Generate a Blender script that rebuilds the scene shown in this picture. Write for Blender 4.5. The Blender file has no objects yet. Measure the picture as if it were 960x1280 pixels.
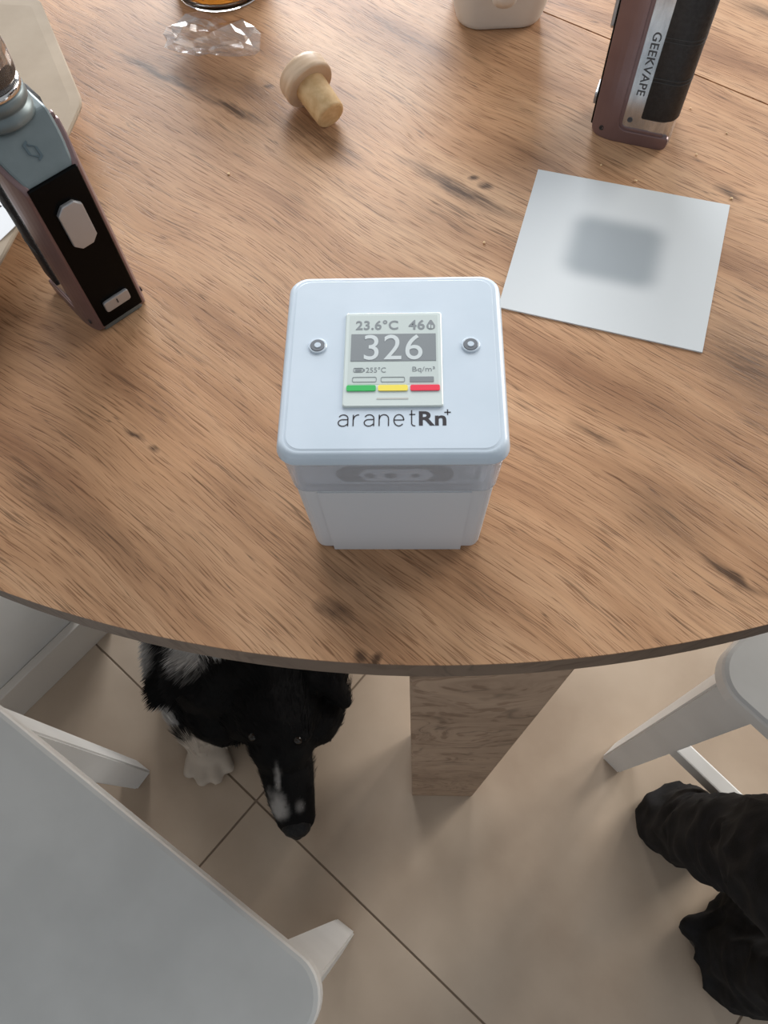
import bpy, bmesh, math, random
from mathutils import Vector, Matrix, noise
from mathutils.bvhtree import BVHTree

sc = bpy.context.scene
COL = sc.collection
random.seed(7)

# ------------------------------------------------------------------ camera
CAM_F = 939.77                       # focal length in pixels of a 960 px wide frame
cam_d = bpy.data.cameras.new('camera')
cam_d.sensor_fit = 'HORIZONTAL'
cam_d.sensor_width = 36.0
cam_d.lens = 36.0 * CAM_F / 960.0
cam_d.clip_start = 0.01
cam = bpy.data.objects.new('camera', cam_d)
COL.objects.link(cam)
_r = Vector((0.99926314, 0.01456453, -0.03551119))
_u = Vector((0.00203251, 0.90382888, 0.42788926))
_f = Vector((-0.03832804, 0.42764614, -0.90313329))
M = Matrix.Identity(4)
for i in range(3):
    M[i][0], M[i][1], M[i][2] = _r[i], _u[i], -_f[i]
M.translation = Vector((0.00695, -0.16482, 1.05854))
cam.matrix_world = M
sc.camera = cam

# ------------------------------------------------------------------ world, window light and added fill
world = bpy.data.worlds.new('world')
sc.world = world
world.use_nodes = True
bg = world.node_tree.nodes['Background']
bg.inputs[0].default_value = (0.90, 0.95, 1.0, 1)
bg.inputs[1].default_value = 0.45

def area(name, loc, target, sx, sy, power, col):
    d = bpy.data.lights.new(name, 'AREA')
    d.shape = 'RECTANGLE'; d.size = sx; d.size_y = sy
    d.energy = power; d.color = col
    o = bpy.data.objects.new(name, d)
    COL.objects.link(o)
    o.location = loc
    o.rotation_euler = (Vector(target) - Vector(loc)).to_track_quat('-Z', 'Y').to_euler()
    return o
area('window_daylight', (-0.25, 2.6, 1.75), (0.0, 0.2, 0.75), 1.7, 1.3, 96, (0.97, 0.985, 1.0))
area('back_right_fill', (2.2, 1.75, 1.35), (0.3, -0.05, 0.3), 1.5, 1.9, 88, (1.0, 0.95, 0.88))  # added fill from the back right, brightens the right-hand floor and stool
vs = sc.view_settings
vs.view_transform = 'Standard'
vs.look = 'None'
vs.gamma = 1.0
vs.use_curve_mapping = False
vs.exposure = 0.06

# ------------------------------------------------------------------ helpers
def mat(name, col, rough=0.5, metal=0.0, **kw):
    m = bpy.data.materials.new(name)
    m.use_nodes = True
    b = m.node_tree.nodes['Principled BSDF']
    b.inputs['Base Color'].default_value = (*col, 1)
    b.inputs['Roughness'].default_value = rough
    b.inputs['Metallic'].default_value = metal
    for k, v in kw.items():
        b.inputs[k.replace('_', ' ')].default_value = v
    return m

def srgb(r, g, b):
    f = lambda c: (c / 255 / 12.92) if c <= 10 else ((c / 255 + 0.055) / 1.055) ** 2.4
    return (f(r), f(g), f(b))

def mottle(m, c1, c2, scale, stretch=(1, 1, 1), detail=4, bump=0.0, bscale=None, lo=0.35, hi=0.65):
    """colour and a little relief from object-space noise"""
    nt = m.node_tree; N = nt.nodes; L = nt.links
    b = N['Principled BSDF']
    tc = N.new('ShaderNodeTexCoord'); mp = N.new('ShaderNodeMapping')
    mp.inputs['Scale'].default_value = stretch
    nz = N.new('ShaderNodeTexNoise'); nz.inputs['Scale'].default_value = scale; nz.inputs['Detail'].default_value = detail
    cr = N.new('ShaderNodeValToRGB')
    cr.color_ramp.elements[0].position = lo; cr.color_ramp.elements[0].color = (*c1, 1)
    cr.color_ramp.elements[1].position = hi; cr.color_ramp.elements[1].color = (*c2, 1)
    L.new(tc.outputs['Object'], mp.inputs[0]); L.new(mp.outputs[0], nz.inputs['Vector'])
    L.new(nz.outputs['Fac'], cr.inputs[0]); L.new(cr.outputs[0], b.inputs['Base Color'])
    if bump:
        n2 = N.new('ShaderNodeTexNoise'); n2.inputs['Scale'].default_value = bscale or scale; n2.inputs['Detail'].default_value = 3
        L.new(mp.outputs[0], n2.inputs['Vector'])
        bp = N.new('ShaderNodeBump'); bp.inputs['Strength'].default_value = bump; bp.inputs['Distance'].default_value = 0.001
        L.new(n2.outputs['Fac'], bp.inputs['Height']); L.new(bp.outputs[0], b.inputs['Normal'])
    return m

def tag(o, label=None, cat=None, group=None, kind=None):
    if label: o['label'] = label
    if cat: o['category'] = cat
    if group: o['group'] = group
    if kind: o['kind'] = kind
    return o

def empty(name, loc=(0, 0, 0), rz=0.0, **kw):
    o = bpy.data.objects.new(name, None)
    o.empty_display_size = 0.02
    COL.objects.link(o)
    o.location = loc; o.rotation_euler = (0, 0, rz)
    return tag(o, **kw)

def link(name, me, m, parent=None, smooth=False, loc=None, rot=None):
    o = bpy.data.objects.new(name, me)
    if m is not None:
        me.materials.clear(); me.materials.append(m)
    if smooth:
        for p in me.polygons: p.use_smooth = True
    COL.objects.link(o)
    if parent is not None: o.parent = parent
    if loc is not None: o.location = loc
    if rot is not None: o.rotation_euler = rot
    return o

def mesh(verts, faces, name='m'):
    me = bpy.data.meshes.new(name)
    me.from_pydata([tuple(v) for v in verts], [], faces)
    me.update()
    return me

def fixn(me):
    bm = bmesh.new(); bm.from_mesh(me)
    bmesh.ops.recalc_face_normals(bm, faces=bm.faces)
    bm.to_mesh(me); bm.free(); me.update()
    return me

def loft(rings, cap0=True, cap1=True, closed=True):
    n = len(rings[0]); V = []; F = []
    for r in rings: V += [tuple(p) for p in r]
    for k in range(len(rings) - 1):
        for i in range(n if closed else n - 1):
            j = (i + 1) % n
            F.append((k * n + i, k * n + j, (k + 1) * n + j, (k + 1) * n + i))
    if cap0: F.append(tuple(range(n - 1, -1, -1)))
    if cap1: F.append(tuple((len(rings) - 1) * n + i for i in range(n)))
    return mesh(V, F)

def rrect(hx, hy, r, z, seg=6, cx=0, cy=0):
    P = []
    r = min(r, hx * 0.999, hy * 0.999)
    for (sx, sy, a0) in ((1, 1, 0), (-1, 1, 90), (-1, -1, 180), (1, -1, 270)):
        for k in range(seg + 1):
            a = math.radians(a0 + 90 * k / seg)
            P.append((cx + sx * (hx - r) + r * math.cos(a), cy + sy * (hy - r) + r * math.sin(a), z))
    return P

def circ(r, z, n=32, cx=0, cy=0):
    return [(cx + r * math.cos(2 * math.pi * i / n), cy + r * math.sin(2 * math.pi * i / n), z) for i in range(n)]

def lathe(prof, n=40):
    return loft([circ(r, z, n) for r, z in prof])

def box(x0, x1, y0, y1, z0, z1, bev=0.0, seg=2):
    bm = bmesh.new()
    bmesh.ops.create_cube(bm, size=1.0)
    for v in bm.verts:
        v.co = ((x0 + x1) / 2 + v.co.x * (x1 - x0), (y0 + y1) / 2 + v.co.y * (y1 - y0), (z0 + z1) / 2 + v.co.z * (z1 - z0))
    if bev:
        bmesh.ops.bevel(bm, geom=bm.edges[:], offset=bev, segments=seg, profile=0.6, affect='EDGES')
    me = bpy.data.meshes.new('box'); bm.to_mesh(me); bm.free()
    return me

def prism(poly, axis, a, b, bev=0.0, seg=2):
    """extrude a 2D outline along an axis: 'x' (poly in y,z) or 'z' (poly in x,y)"""
    f = (lambda p, t: (t, p[0], p[1])) if axis == 'x' else (lambda p, t: (p[0], p[1], t))
    n = len(poly)
    V = [f(p, a) for p in poly] + [f(p, b) for p in poly]
    F = [tuple(range(n)), tuple(range(2 * n - 1, n - 1, -1))] + [(i, i + n, (i + 1) % n + n, (i + 1) % n) for i in range(n)]
    bm = bmesh.new()
    vv = [bm.verts.new(v) for v in V]
    for q in F: bm.faces.new([vv[i] for i in q])
    bmesh.ops.recalc_face_normals(bm, faces=bm.faces)
    if bev:
        big = [e for e in bm.edges if e.calc_face_angle(0) > 0.6]
        bmesh.ops.bevel(bm, geom=big, offset=bev, segments=seg, profile=0.6, affect='EDGES')
    me = bpy.data.meshes.new('prism'); bm.to_mesh(me); bm.free()
    return me

def roundpoly(poly, radii, seg=6):
    out = []
    n = len(poly)
    for i in range(n):
        p = Vector(poly[i]); a = Vector(poly[i - 1]); c = Vector(poly[(i + 1) % n])
        r = radii[i] if isinstance(radii, (list, tuple)) else radii
        if r <= 0: out.append(tuple(p)); continue
        da = (a - p).normalized(); dc = (c - p).normalized()
        A = p + da * r; C = p + dc * r
        for k in range(seg + 1):
            t = k / seg
            q = A * (1 - t) ** 2 + p * 2 * t * (1 - t) + C * t * t
            out.append((q.x, q.y))
    return out

def tube(pts, rad, n=8, cap=True):
    pts = [Vector(p) for p in pts]
    rings = []
    up = Vector((0, 0, 1))
    for i, p in enumerate(pts):
        t = (pts[min(i + 1, len(pts) - 1)] - pts[max(i - 1, 0)]).normalized()
        s = t.cross(up)
        if s.length < 1e-3: s = t.cross(Vector((1, 0, 0)))
        s.normalize(); w = s.cross(t)
        r = rad[i] if isinstance(rad, (list, tuple)) else rad
        rings.append([p + (s * math.cos(2 * math.pi * k / n) + w * math.sin(2 * math.pi * k / n)) * r for k in range(n)])
    return fixn(loft(rings, cap, cap))

def blob(parts, vox, smooth=6):
    """many balls, ellipsoids and tapered limbs grown together into one closed skin"""
    bm = bmesh.new()
    def ball(c, r, rot=None):
        S = Matrix.Diagonal((r[0], r[1], r[2], 1)) if isinstance(r, (tuple, list)) else Matrix.Diagonal((r, r, r, 1))
        T = Matrix.Translation(c)
        R = rot.to_matrix().to_4x4() if rot is not None else Matrix.Identity(4)
        bmesh.ops.create_icosphere(bm, subdivisions=2, radius=1.0, matrix=T @ R @ S)
    for p in parts:
        if p[0] == 'b': ball(Vector(p[1]), p[2], p[3] if len(p) > 3 else None)
        else:
            pts = p[1]
            for (a, ra), (b, rb) in zip(pts[:-1], pts[1:]):
                a = Vector(a); b = Vector(b)
                n = max(2, int((b - a).length / (min(ra, rb) * 0.35)))
                for k in range(n + 1):
                    t = k / n
                    ball(a.lerp(b, t), ra + (rb - ra) * t)
    me = bpy.data.meshes.new('blob'); bm.to_mesh(me); bm.free()
    o = bpy.data.objects.new('blob_work', me); COL.objects.link(o)
    md = o.modifiers.new('r', 'REMESH'); md.mode = 'VOXEL'; md.voxel_size = vox
    if smooth:
        s = o.modifiers.new('s', 'SMOOTH'); s.iterations = smooth; s.factor = 0.5
    dg = bpy.context.evaluated_depsgraph_get(); dg.update()
    out = bpy.data.meshes.new_from_object(o.evaluated_get(dg))
    bpy.data.objects.remove(o); bpy.data.meshes.remove(me)
    for q in out.polygons: q.use_smooth = True
    return out

def text_mesh(s, x0, x1, y0, y1, z, thick=0.00008, offset=0.0, spacing=1.0, shear=0.0):
    """lettering fitted to the box x0..x1, y0..y1 on a horizontal face at height z"""
    cu = bpy.data.curves.new('txt', 'FONT'); cu.body = s; cu.size = 1.0
    cu.offset = offset; cu.extrude = 0.02; cu.space_character = spacing; cu.resolution_u = 6
    o = bpy.data.objects.new('txt_work', cu); COL.objects.link(o)
    dg = bpy.context.evaluated_depsgraph_get(); dg.update()
    me = bpy.data.meshes.new_from_object(o.evaluated_get(dg))
    bpy.data.objects.remove(o)
    xs = [v.co.x for v in me.vertices]; ys = [v.co.y for v in me.vertices]
    ax, bx_, ay, by = min(xs), max(xs), min(ys), max(ys)
    for v in me.vertices:
        x = (v.co.x - ax) / (bx_ - ax); y = (v.co.y - ay) / (by - ay)
        v.co = (x0 + (x1 - x0) * x + shear * y, y0 + (y1 - y0) * y, z + (thick if v.co.z > 0 else 0))
    me.materials.clear()
    return me

# ------------------------------------------------------------------ materials
def wood_mat(name, ang, base, dark, light, streaks=(), seed=0.0, rough=0.47, pore=1.0, vertical=False):
    m = bpy.data.materials.new(name); m.use_nodes = True
    nt = m.node_tree; N = nt.nodes; L = nt.links; b = N['Principled BSDF']
    tc = N.new('ShaderNodeTexCoord')
    # rotate so that local x runs along the grain
    rot = N.new('ShaderNodeMapping'); rot.vector_type = 'POINT'
    if vertical: rot.inputs['Rotation'].default_value = (0, math.radians(90), 0)
    else: rot.inputs['Rotation'].default_value = (0, 0, -ang)
    rot.inputs['Location'].default_value = (seed, seed * 0.7, 0)
    L.new(tc.outputs['Object'], rot.inputs[0])
    # slow waviness of the grain
    wn = N.new('ShaderNodeTexNoise'); wn.inputs['Scale'].default_value = 5.0; wn.inputs['Detail'].default_value = 2
    L.new(rot.outputs[0], wn.inputs['Vector'])
    sub = N.new('ShaderNodeVectorMath'); sub.operation = 'SUBTRACT'; sub.inputs[1].default_value = (0.5, 0.5, 0.5)
    L.new(wn.outputs['Color'], sub.inputs[0])
    mul = N.new('ShaderNodeVectorMath'); mul.operation = 'MULTIPLY'; mul.inputs[1].default_value = (0.0, 0.045, 0.0)
    L.new(sub.outputs[0], mul.inputs[0])
    add = N.new('ShaderNodeVectorMath'); add.operation = 'ADD'
    L.new(rot.outputs[0], add.inputs[0]); L.new(mul.outputs[0], add.inputs[1])
    def nz(sc_, detail, rgh=0.5, src=add):
        mp = N.new('ShaderNodeMapping'); mp.inputs['Scale'].default_value = sc_
        L.new(src.outputs[0], mp.inputs[0])
        n = N.new('ShaderNodeTexNoise'); n.inputs['Scale'].default_value = 1.0
        n.inputs['Detail'].default_value = detail; n.inputs['Roughness'].default_value = rgh
        L.new(mp.outputs[0], n.inputs['Vector'])
        return n.outputs['Fac']
    def ramp(src, stops):
        r = N.new('ShaderNodeValToRGB'); e = r.color_ramp.elements
        e[0].position, e[0].color = stops[0][0], (*stops[0][1], 1)
        e[1].position, e[1].color = stops[-1][0], (*stops[-1][1], 1)
        for p, c in stops[1:-1]:
            q = e.new(p); q.color = (*c, 1)
        L.new(src, r.inputs[0]); return r.outputs[0]
    def mix(kind, fac, a, b_):
        x = N.new('ShaderNodeMix'); x.data_type = 'RGBA'; x.blend_type = kind
        if isinstance(fac, float): x.inputs[0].default_value = fac
        else: L.new(fac, x.inputs[0])
        for s_, v in ((6, a), (7, b_)):
            if isinstance(v, tuple): x.inputs[s_].default_value = (*v, 1)
            else: L.new(v, x.inputs[s_])
        return x.outputs[2]
    broad = ramp(nz((4, 26, 4), 4, 0.55), [(0.3, dark), (0.47, base), (0.68, light)])
    fib = ramp(nz((11, 700, 11), 5, 0.72), [(0.3, (0.70, 0.66, 0.63)), (0.5, (0.98, 0.98, 0.98)), (0.68, (1.10, 1.10, 1.09))])
    c = mix('MULTIPLY', 0.9, broad, fib)
    pores = ramp(nz((48, 1250, 48), 2, 0.5), [(0.57, (1, 1, 1)), (0.64, (0.50, 0.42, 0.36))])
    c = mix('MULTIPLY', 0.80 * pore, c, pores)
    vess = ramp(nz((20, 640, 20), 3, 0.65), [(0.61, (1, 1, 1)), (0.70, (0.46, 0.38, 0.32))])
    c = mix('MULTIPLY', 0.80 * pore, c, vess)
    long_ = ramp(nz((7, 130, 7), 4, 0.7), [(0.58, (1, 1, 1)), (0.74, (0.60, 0.52, 0.46))])
    c = mix('MULTIPLY', 0.75 * pore, c, long_)
    # long hairline grain: contour lines of a stretched noise, broken up by a second one
    hl = nz((5, 150, 5), 3, 0.55)
    h2 = ramp(hl, [(0.445, (0, 0, 0)), (0.458, (1, 1, 1)), (0.471, (0, 0, 0)), (0.535, (0, 0, 0)), (0.547, (1, 1, 1)), (0.559, (0, 0, 0))])
    h3 = ramp(nz((30, 220, 30), 2, 0.5, rot), [(0.48, (0, 0, 0)), (0.58, (1, 1, 1))])
    hm = mix('MULTIPLY', 1.0, h2, h3)
    hb_ = N.new('ShaderNodeRGBToBW'); L.new(hm, hb_.inputs[0])
    hs = N.new('ShaderNodeMath'); hs.operation = 'MULTIPLY'; hs.inputs[1].default_value = 0.75 * pore
    L.new(hb_.outputs[0], hs.inputs[0])
    c = mix('MIX', hs.outputs[0], c, tuple(v * 0.34 for v in dark))
    # single darker figures of the board: (x, y, angle, half length, half width, strength)
    if streaks:
        w2 = N.new('ShaderNodeTexNoise'); w2.inputs['Scale'].default_value = 45.0; w2.inputs['Detail'].default_value = 5
        L.new(tc.outputs['Object'], w2.inputs['Vector'])
        s2 = N.new('ShaderNodeVectorMath'); s2.operation = 'SUBTRACT'; s2.inputs[1].default_value = (0.5, 0.5, 0.5)
        L.new(w2.outputs['Color'], s2.inputs[0])
        m2 = N.new('ShaderNodeVectorMath'); m2.operation = 'MULTIPLY'; m2.inputs[1].default_value = (0.011, 0.011, 0)
        L.new(s2.outputs[0], m2.inputs[0])
        a2 = N.new('ShaderNodeVectorMath'); a2.operation = 'ADD'
        L.new(tc.outputs['Object'], a2.inputs[0]); L.new(m2.outputs[0], a2.inputs[1])
        brk = nz((24, 520, 24), 4, 0.75)
        for (x, y, an, hl, hw, st) in streaks:
            mp = N.new('ShaderNodeMapping'); mp.vector_type = 'TEXTURE'
            mp.inputs['Location'].default_value = (x, y, 0); mp.inputs['Rotation'].default_value = (0, 0, an)
            mp.inputs['Scale'].default_value = (hl, hw, 10)
            L.new(a2.outputs[0], mp.inputs[0])
            g = N.new('ShaderNodeTexGradient'); g.gradient_type = 'SPHERICAL'
            L.new(mp.outputs[0], g.inputs[0])
            k = N.new('ShaderNodeMath'); k.operation = 'MULTIPLY'; L.new(g.outputs['Fac'], k.inputs[0])
            k2 = N.new('ShaderNodeMapRange'); k2.inputs[1].default_value = 0.40; k2.inputs[2].default_value = 0.58
            k2.inputs[3].default_value = 0.42; k2.inputs[4].default_value = 1.0
            L.new(brk, k2.inputs[0]); L.new(k2.outputs[0], k.inputs[1])
            k3 = N.new('ShaderNodeMath'); k3.operation = 'MULTIPLY'; k3.use_clamp = True
            L.new(k.outputs[0], k3.inputs[0]); k3.inputs[1].default_value = st
            c = mix('MIX', k3.outputs[0], c, tuple(v * 0.30 for v in dark))
    L.new(c, b.inputs['Base Color'])
    b.inputs['Roughness'].default_value = rough; b.inputs['Specular IOR Level'].default_value = 0.28
    bp = N.new('ShaderNodeBump'); bp.inputs['Strength'].default_value = 0.25; bp.inputs['Distance'].default_value = 0.0006
    sep = N.new('ShaderNodeRGBToBW'); L.new(pores, sep.inputs[0])
    L.new(sep.outputs[0], bp.inputs['Height']); L.new(bp.outputs[0], b.inputs['Normal'])
    return m

GA = math.radians(-39.0)
def seg_(x0, y0, x1, y1, hw, st, ext=1.25):
    return ((x0 + x1) / 2, (y0 + y1) / 2, math.atan2(y1 - y0, x1 - x0), ext * math.hypot(x1 - x0, y1 - y0) / 2, hw, st)
STREAKS = [
    seg_(-0.189, 0.3165, -0.12, 0.267, 0.0045, 1.7), seg_(-0.125, 0.270, -0.08, 0.241, 0.0045, 1.7),
    seg_(-0.20, 0.33, -0.07, 0.245, 0.024, 0.55),
    seg_(-0.115, 0.289, -0.07, 0.265, 0.014, 0.7), (-0.083, 0.2755, 0.0, 0.004, 0.003, 1.6),
    seg_(-0.074, 0.252, -0.021, 0.204, 0.014, 1.0), seg_(0.0, 0.21, 0.0642, 0.1595, 0.007, 1.5),
    (0.0435, 0.1929, 0.3, 0.004, 0.003, 1.8), (0.050, 0.186, -0.5, 0.006, 0.004, 1.6),
    seg_(0.177, 0.184, 0.190, 0.1716, 0.005, 1.2), seg_(0.15, 0.09, 0.195, 0.03, 0.026, 1.0),
    seg_(0.0796, 0.0297, 0.1044, 0.0133, 0.004, 1.0), seg_(0.10, -0.003, 0.137, -0.036, 0.018, 0.6),
    seg_(0.1324, -0.0406, 0.1571, -0.0588, 0.0035, 1.9),
    seg_(-0.035, -0.0618, -0.019, -0.0705, 0.006, 1.5), seg_(-0.048, -0.041, 0.0, -0.057, 0.018, 0.55),
    seg_(-0.03, -0.065, 0.012, -0.078, 0.016, 0.45),
    seg_(-0.017, -0.083, -0.013, -0.0875, 0.004, 1.8), seg_(-0.0105, -0.084, -0.0075, -0.0875, 0.004, 1.8),
    seg_(-0.1313, 0.0259, -0.1225, 0.0195, 0.0022, 1.6), seg_(-0.120, 0.0165, -0.1138, 0.0133, 0.0022, 1.6),
    seg_(-0.19, 0.007, -0.136, -0.034, 0.007, 0.6), seg_(-0.16, -0.005, -0.11, -0.05, 0.008, 0.45),
]
W_BASE, W_DARK, W_LIGHT = srgb(181, 139, 104), srgb(146, 106, 76), srgb(201, 162, 127)
M_top = wood_mat('oak_laminate', GA, W_BASE, W_DARK, W_LIGHT, STREAKS)
M_top2 = wood_mat('oak_laminate_far', GA, W_BASE, W_DARK, W_LIGHT,
                  [(0.235, 0.335, GA, 0.03, 0.008, 1.0), (0.255, 0.315, GA, 0.02, 0.006, 1.2)], seed=3.1)
M_edge = wood_mat('oak_edge_band', 0, srgb(122, 104, 90), srgb(98, 82, 70), srgb(140, 122, 106), rough=0.5, pore=0.5)
M_leg = wood_mat('oak_leg', 0, srgb(160, 134, 112), srgb(140, 114, 92), srgb(176, 150, 128), rough=0.5, vertical=True, pore=0.8)

M_tile = mottle(mat('floor_tile', srgb(186, 168, 148), 0.45), srgb(174, 154, 134), srgb(198, 180, 160), 5.0, detail=6, bump=0.08, bscale=60)
M_grout = mat('grout', srgb(136, 120, 104), 0.9)
M_wall = mottle(mat('wall_paint', srgb(214, 213, 210), 0.8), srgb(208, 207, 204), srgb(218, 217, 214), 9, bump=0.1, bscale=180)
M_skirt = mat('baseboard_paint', srgb(214, 208, 200), 0.5)
M_white = mottle(mat('white_lacquer', srgb(224, 224, 222), 0.35), srgb(220, 220, 218), srgb(228, 228, 226), 12)
M_seat = mottle(mat('seat_lacquer', srgb(205, 206, 204), 0.55), srgb(201, 202, 200), srgb(209, 210, 208), 20)

# ------------------------------------------------------------------ floor: tiles, laid along the wall
AX = Vector((0.7692, -0.6390, 0)); BX = Vector((0.6390, 0.7692, 0))
A_ANG = math.atan2(AX.y, AX.x)
CROSS = Vector((-0.2017, -0.0871, 0))
floor = link('floor', box(-2.1, 2.1, -2.1, 2.1, -0.03, -0.0015), M_grout)
floor.location = CROSS; floor.rotation_euler = (0, 0, A_ANG)
tag(floor, 'beige stone-look tiled floor with dark joints', kind='structure')
tile_me = box(0.0013, 0.5987, 0.0013, 0.5987, -0.012, 0.0, 0.0008, 2)
for i in range(-2, 3):
    for j in range(-2, 3):
        link('tile', tile_me, M_tile, floor, loc=(i * 0.6, j * 0.6, 0)) if (i, j) == (-2, -2) else None
        if (i, j) != (-2, -2):
            t = bpy.data.objects.new('tile', tile_me); COL.objects.link(t); t.parent = floor; t.location = (i * 0.6, j * 0.6, 0)

# ------------------------------------------------------------------ wall corner at the far left
# wall frame: u along BX (towards the table), v along -AX (into the wall)
wc = Vector((-0.5379, 0.0238, 0)) + BX * 0.150
wall = link('wall_left', box(-1.9, 0.0, 0.0, 0.9, 0.0, 2.5), M_wall)
wall.location = wc; wall.rotation_euler = (0, 0, math.atan2(BX.y, BX.x))
tag(wall, 'white painted wall corner beside the table', kind='structure')
sk = link('baseboard_left', box(-1.9, 0.014, -0.013, -0.0005, 0.0, 0.078, 0.002, 2), M_skirt)
sk.location = wc - BX * 0.001; sk.rotation_euler = wall.rotation_euler
tag(sk, 'pale baseboard along the foot of the white wall', kind='structure')
# shift both so that the baseboard's front stands on the traced line
for o in (wall, sk): o.location += -AX * 0.013

# ------------------------------------------------------------------ table
TX, TY, TR, TZ = 0.0131, 0.4767, 0.5655, 0.75
table = empty('dining_table', (TX, TY, 0), 0, label='round oak-look dining table split by a straight seam, with square wooden legs', cat='table')
SEAM_A = math.radians(-37.1)
sd = Vector((math.cos(SEAM_A), math.sin(SEAM_A))); sn = Vector((-sd.y, sd.x))
soff = (Vector((0.155, 0.2972)) - Vector((TX, TY))).dot(sn)         # signed distance of the seam from the centre
def leaf(side):
    pts = []
    g = 0.0006
    d = soff + side * g
    half = math.sqrt(TR ** 2 - d ** 2)
    a0 = math.atan2(d, half); 
    n = 120
    if side < 0: aa = [math.pi - a0 + (math.pi + 2 * a0) * k / n for k in range(n + 1)]
    else: aa = [a0 + (math.pi - 2 * a0) * k / n for k in range(n + 1)]
    for a in aa:
        q = sd * (TR * math.cos(a)) + sn * (TR * math.sin(a))
        pts.append((q.x, q.y))
    return pts
for side, mt in ((-1, M_top), (1, M_top2)):
    pl = leaf(side)
    me = prism(pl, 'z', TZ - 0.0012, TZ)
    # keep texture coordinates in world metres: the mesh is stored in world space, moved back by its parent
    for v in me.vertices: v.co += Vector((TX, TY, 0))
    lf = link('table_leaf', me, mt, table, loc=(-TX, -TY, 0))
    me = prism([(x * 0.9995, y * 0.9995) for x, y in pl], 'z', TZ - 0.0225, TZ - 0.0012, 0.0006, 1)
    eb = link('edge_band', me, M_edge, lf, loc=(TX, TY, 0))
leg_me = None
LEGS = [(0.0446, -0.0387, 0)]
for k in range(1, 4):
    v = Vector((0.0446 - TX, -0.0387 - TY)); v.rotate(Matrix.Rotation(math.radians(90 * k), 2))
    LEGS.append((TX + v.x, TY + v.y, math.radians(90 * k)))
for (x, y, a) in LEGS:
    if leg_me is None: leg_me = box(-0.0395, 0.0395, -0.0395, 0.0395, 0.0, TZ - 0.0225, 0.0015, 2)
    link('leg', leg_me, M_leg, table, loc=(x - TX, y - TY, 0), rot=(0, 0, a))

# ------------------------------------------------------------------ radon monitor in its frosted box
M_lid = mottle(mat('frosted_lid', srgb(202, 214, 226), 0.28, Transmission_Weight=0.0, Coat_Weight=0.25, Coat_Roughness=0.15),
               srgb(199, 212, 224), srgb(205, 217, 229), 40)
M_shell = mat('frosted_shell', (0.88, 0.90, 0.94), 0.12, Transmission_Weight=0.70, IOR=1.10)
M_shell2 = mat('frosted_lower_shell', (0.74, 0.76, 0.79), 0.5, Transmission_Weight=0.15, IOR=1.3)
M_dev = mat('device_body', srgb(226, 228, 232), 0.5)
M_devdark = mat('device_slot', srgb(58, 58, 66), 0.5)
M_devhole = mat('device_hole', srgb(60, 60, 66), 0.5)
M_paper = mat('display_film', srgb(194, 204, 202), 0.3)
M_bez = mat('display_frame', srgb(206, 216, 214), 0.3)
M_ink = mat('display_ink', srgb(124, 130, 134), 0.4)
M_inklight = mat('display_light', srgb(198, 206, 208), 0.4)
M_black = mat('print_black', srgb(45, 40, 46), 0.4)
M_green = mat('bar_green', srgb(46, 178, 88), 0.4)
M_yellow = mat('bar_yellow', srgb(238, 218, 84), 0.4)
M_red = mat('bar_red', srgb(232, 44, 74), 0.4)
M_screwm = mat('screw_metal', srgb(150, 154, 160), 0.3, 0.8)
M_screwd = mat('screw_recess', srgb(108, 112, 118), 0.4, 0.3)

mon = empty('radon_monitor', (0, 0, TZ), 0, label='white frosted radon monitor box with a small display reading 326', cat='radon monitor')
HZ = 0.0880                                            # top face of the lid above the table
lid = link('lid', loft([rrect(0.0388, 0.0388, 0.0065, HZ - 0.0056), rrect(0.0402, 0.0402, 0.0072, HZ - 0.0054),
                        rrect(0.0404, 0.0404, 0.0072, HZ - 0.0046), rrect(0.0401, 0.0401, 0.0072, HZ - 0.0039),
                        rrect(0.0398, 0.0398, 0.0070, HZ - 0.0020), rrect(0.0390, 0.0390, 0.0066, HZ - 0.0008),
                        rrect(0.0376, 0.0376, 0.0058, HZ - 0.0001), rrect(0.0371, 0.0371, 0.0056, HZ - 0.0004),
                        rrect(0.0366, 0.0366, 0.0052, HZ)]), M_lid, mon, smooth=False)
for p in lid.data.polygons: p.use_smooth = len(p.vertices) == 4
link('upper_shell', fixn(loft([rrect(0.0384, 0.0384, 0.006, 0.0595), rrect(0.0393, 0.0393, 0.0065, HZ - 0.0057),
                          rrect(0.0381, 0.0381, 0.0052, HZ - 0.0057), rrect(0.0372, 0.0372, 0.0048, 0.0595)], False, False)), M_shell, mon)
# stepped rim where the upper shell sits on the lower one
link('lower_shell', loft([rrect(0.0352, 0.0352, 0.004, 0.0009), rrect(0.0359, 0.0359, 0.0045, 0.0014), rrect(0.0361, 0.0361, 0.0045, 0.003),
                          rrect(0.0376, 0.0376, 0.005, 0.0590), rrect(0.0382, 0.0382, 0.0055, 0.0594)]), M_shell2, mon)
def bulge(hw, y0, y1, z1):
    return box(-hw, hw, y0, y1, 0.0, z1, 0.0012, 2)
for k in range(4):
    me = loft([[(-0.0278, -0.030, 0.0), (0.0278, -0.030, 0.0), (0.0278, -0.0370, 0.0), (-0.0278, -0.0370, 0.0)][::-1],
               [(-0.0290, -0.030, 0.0575), (0.0290, -0.030, 0.0575), (0.0290, -0.0381, 0.0575), (-0.0290, -0.0381, 0.0575)][::-1]])
    link('side_panel', fixn(me), M_shell2, mon, rot=(0, 0, k * math.pi / 2))
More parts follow.
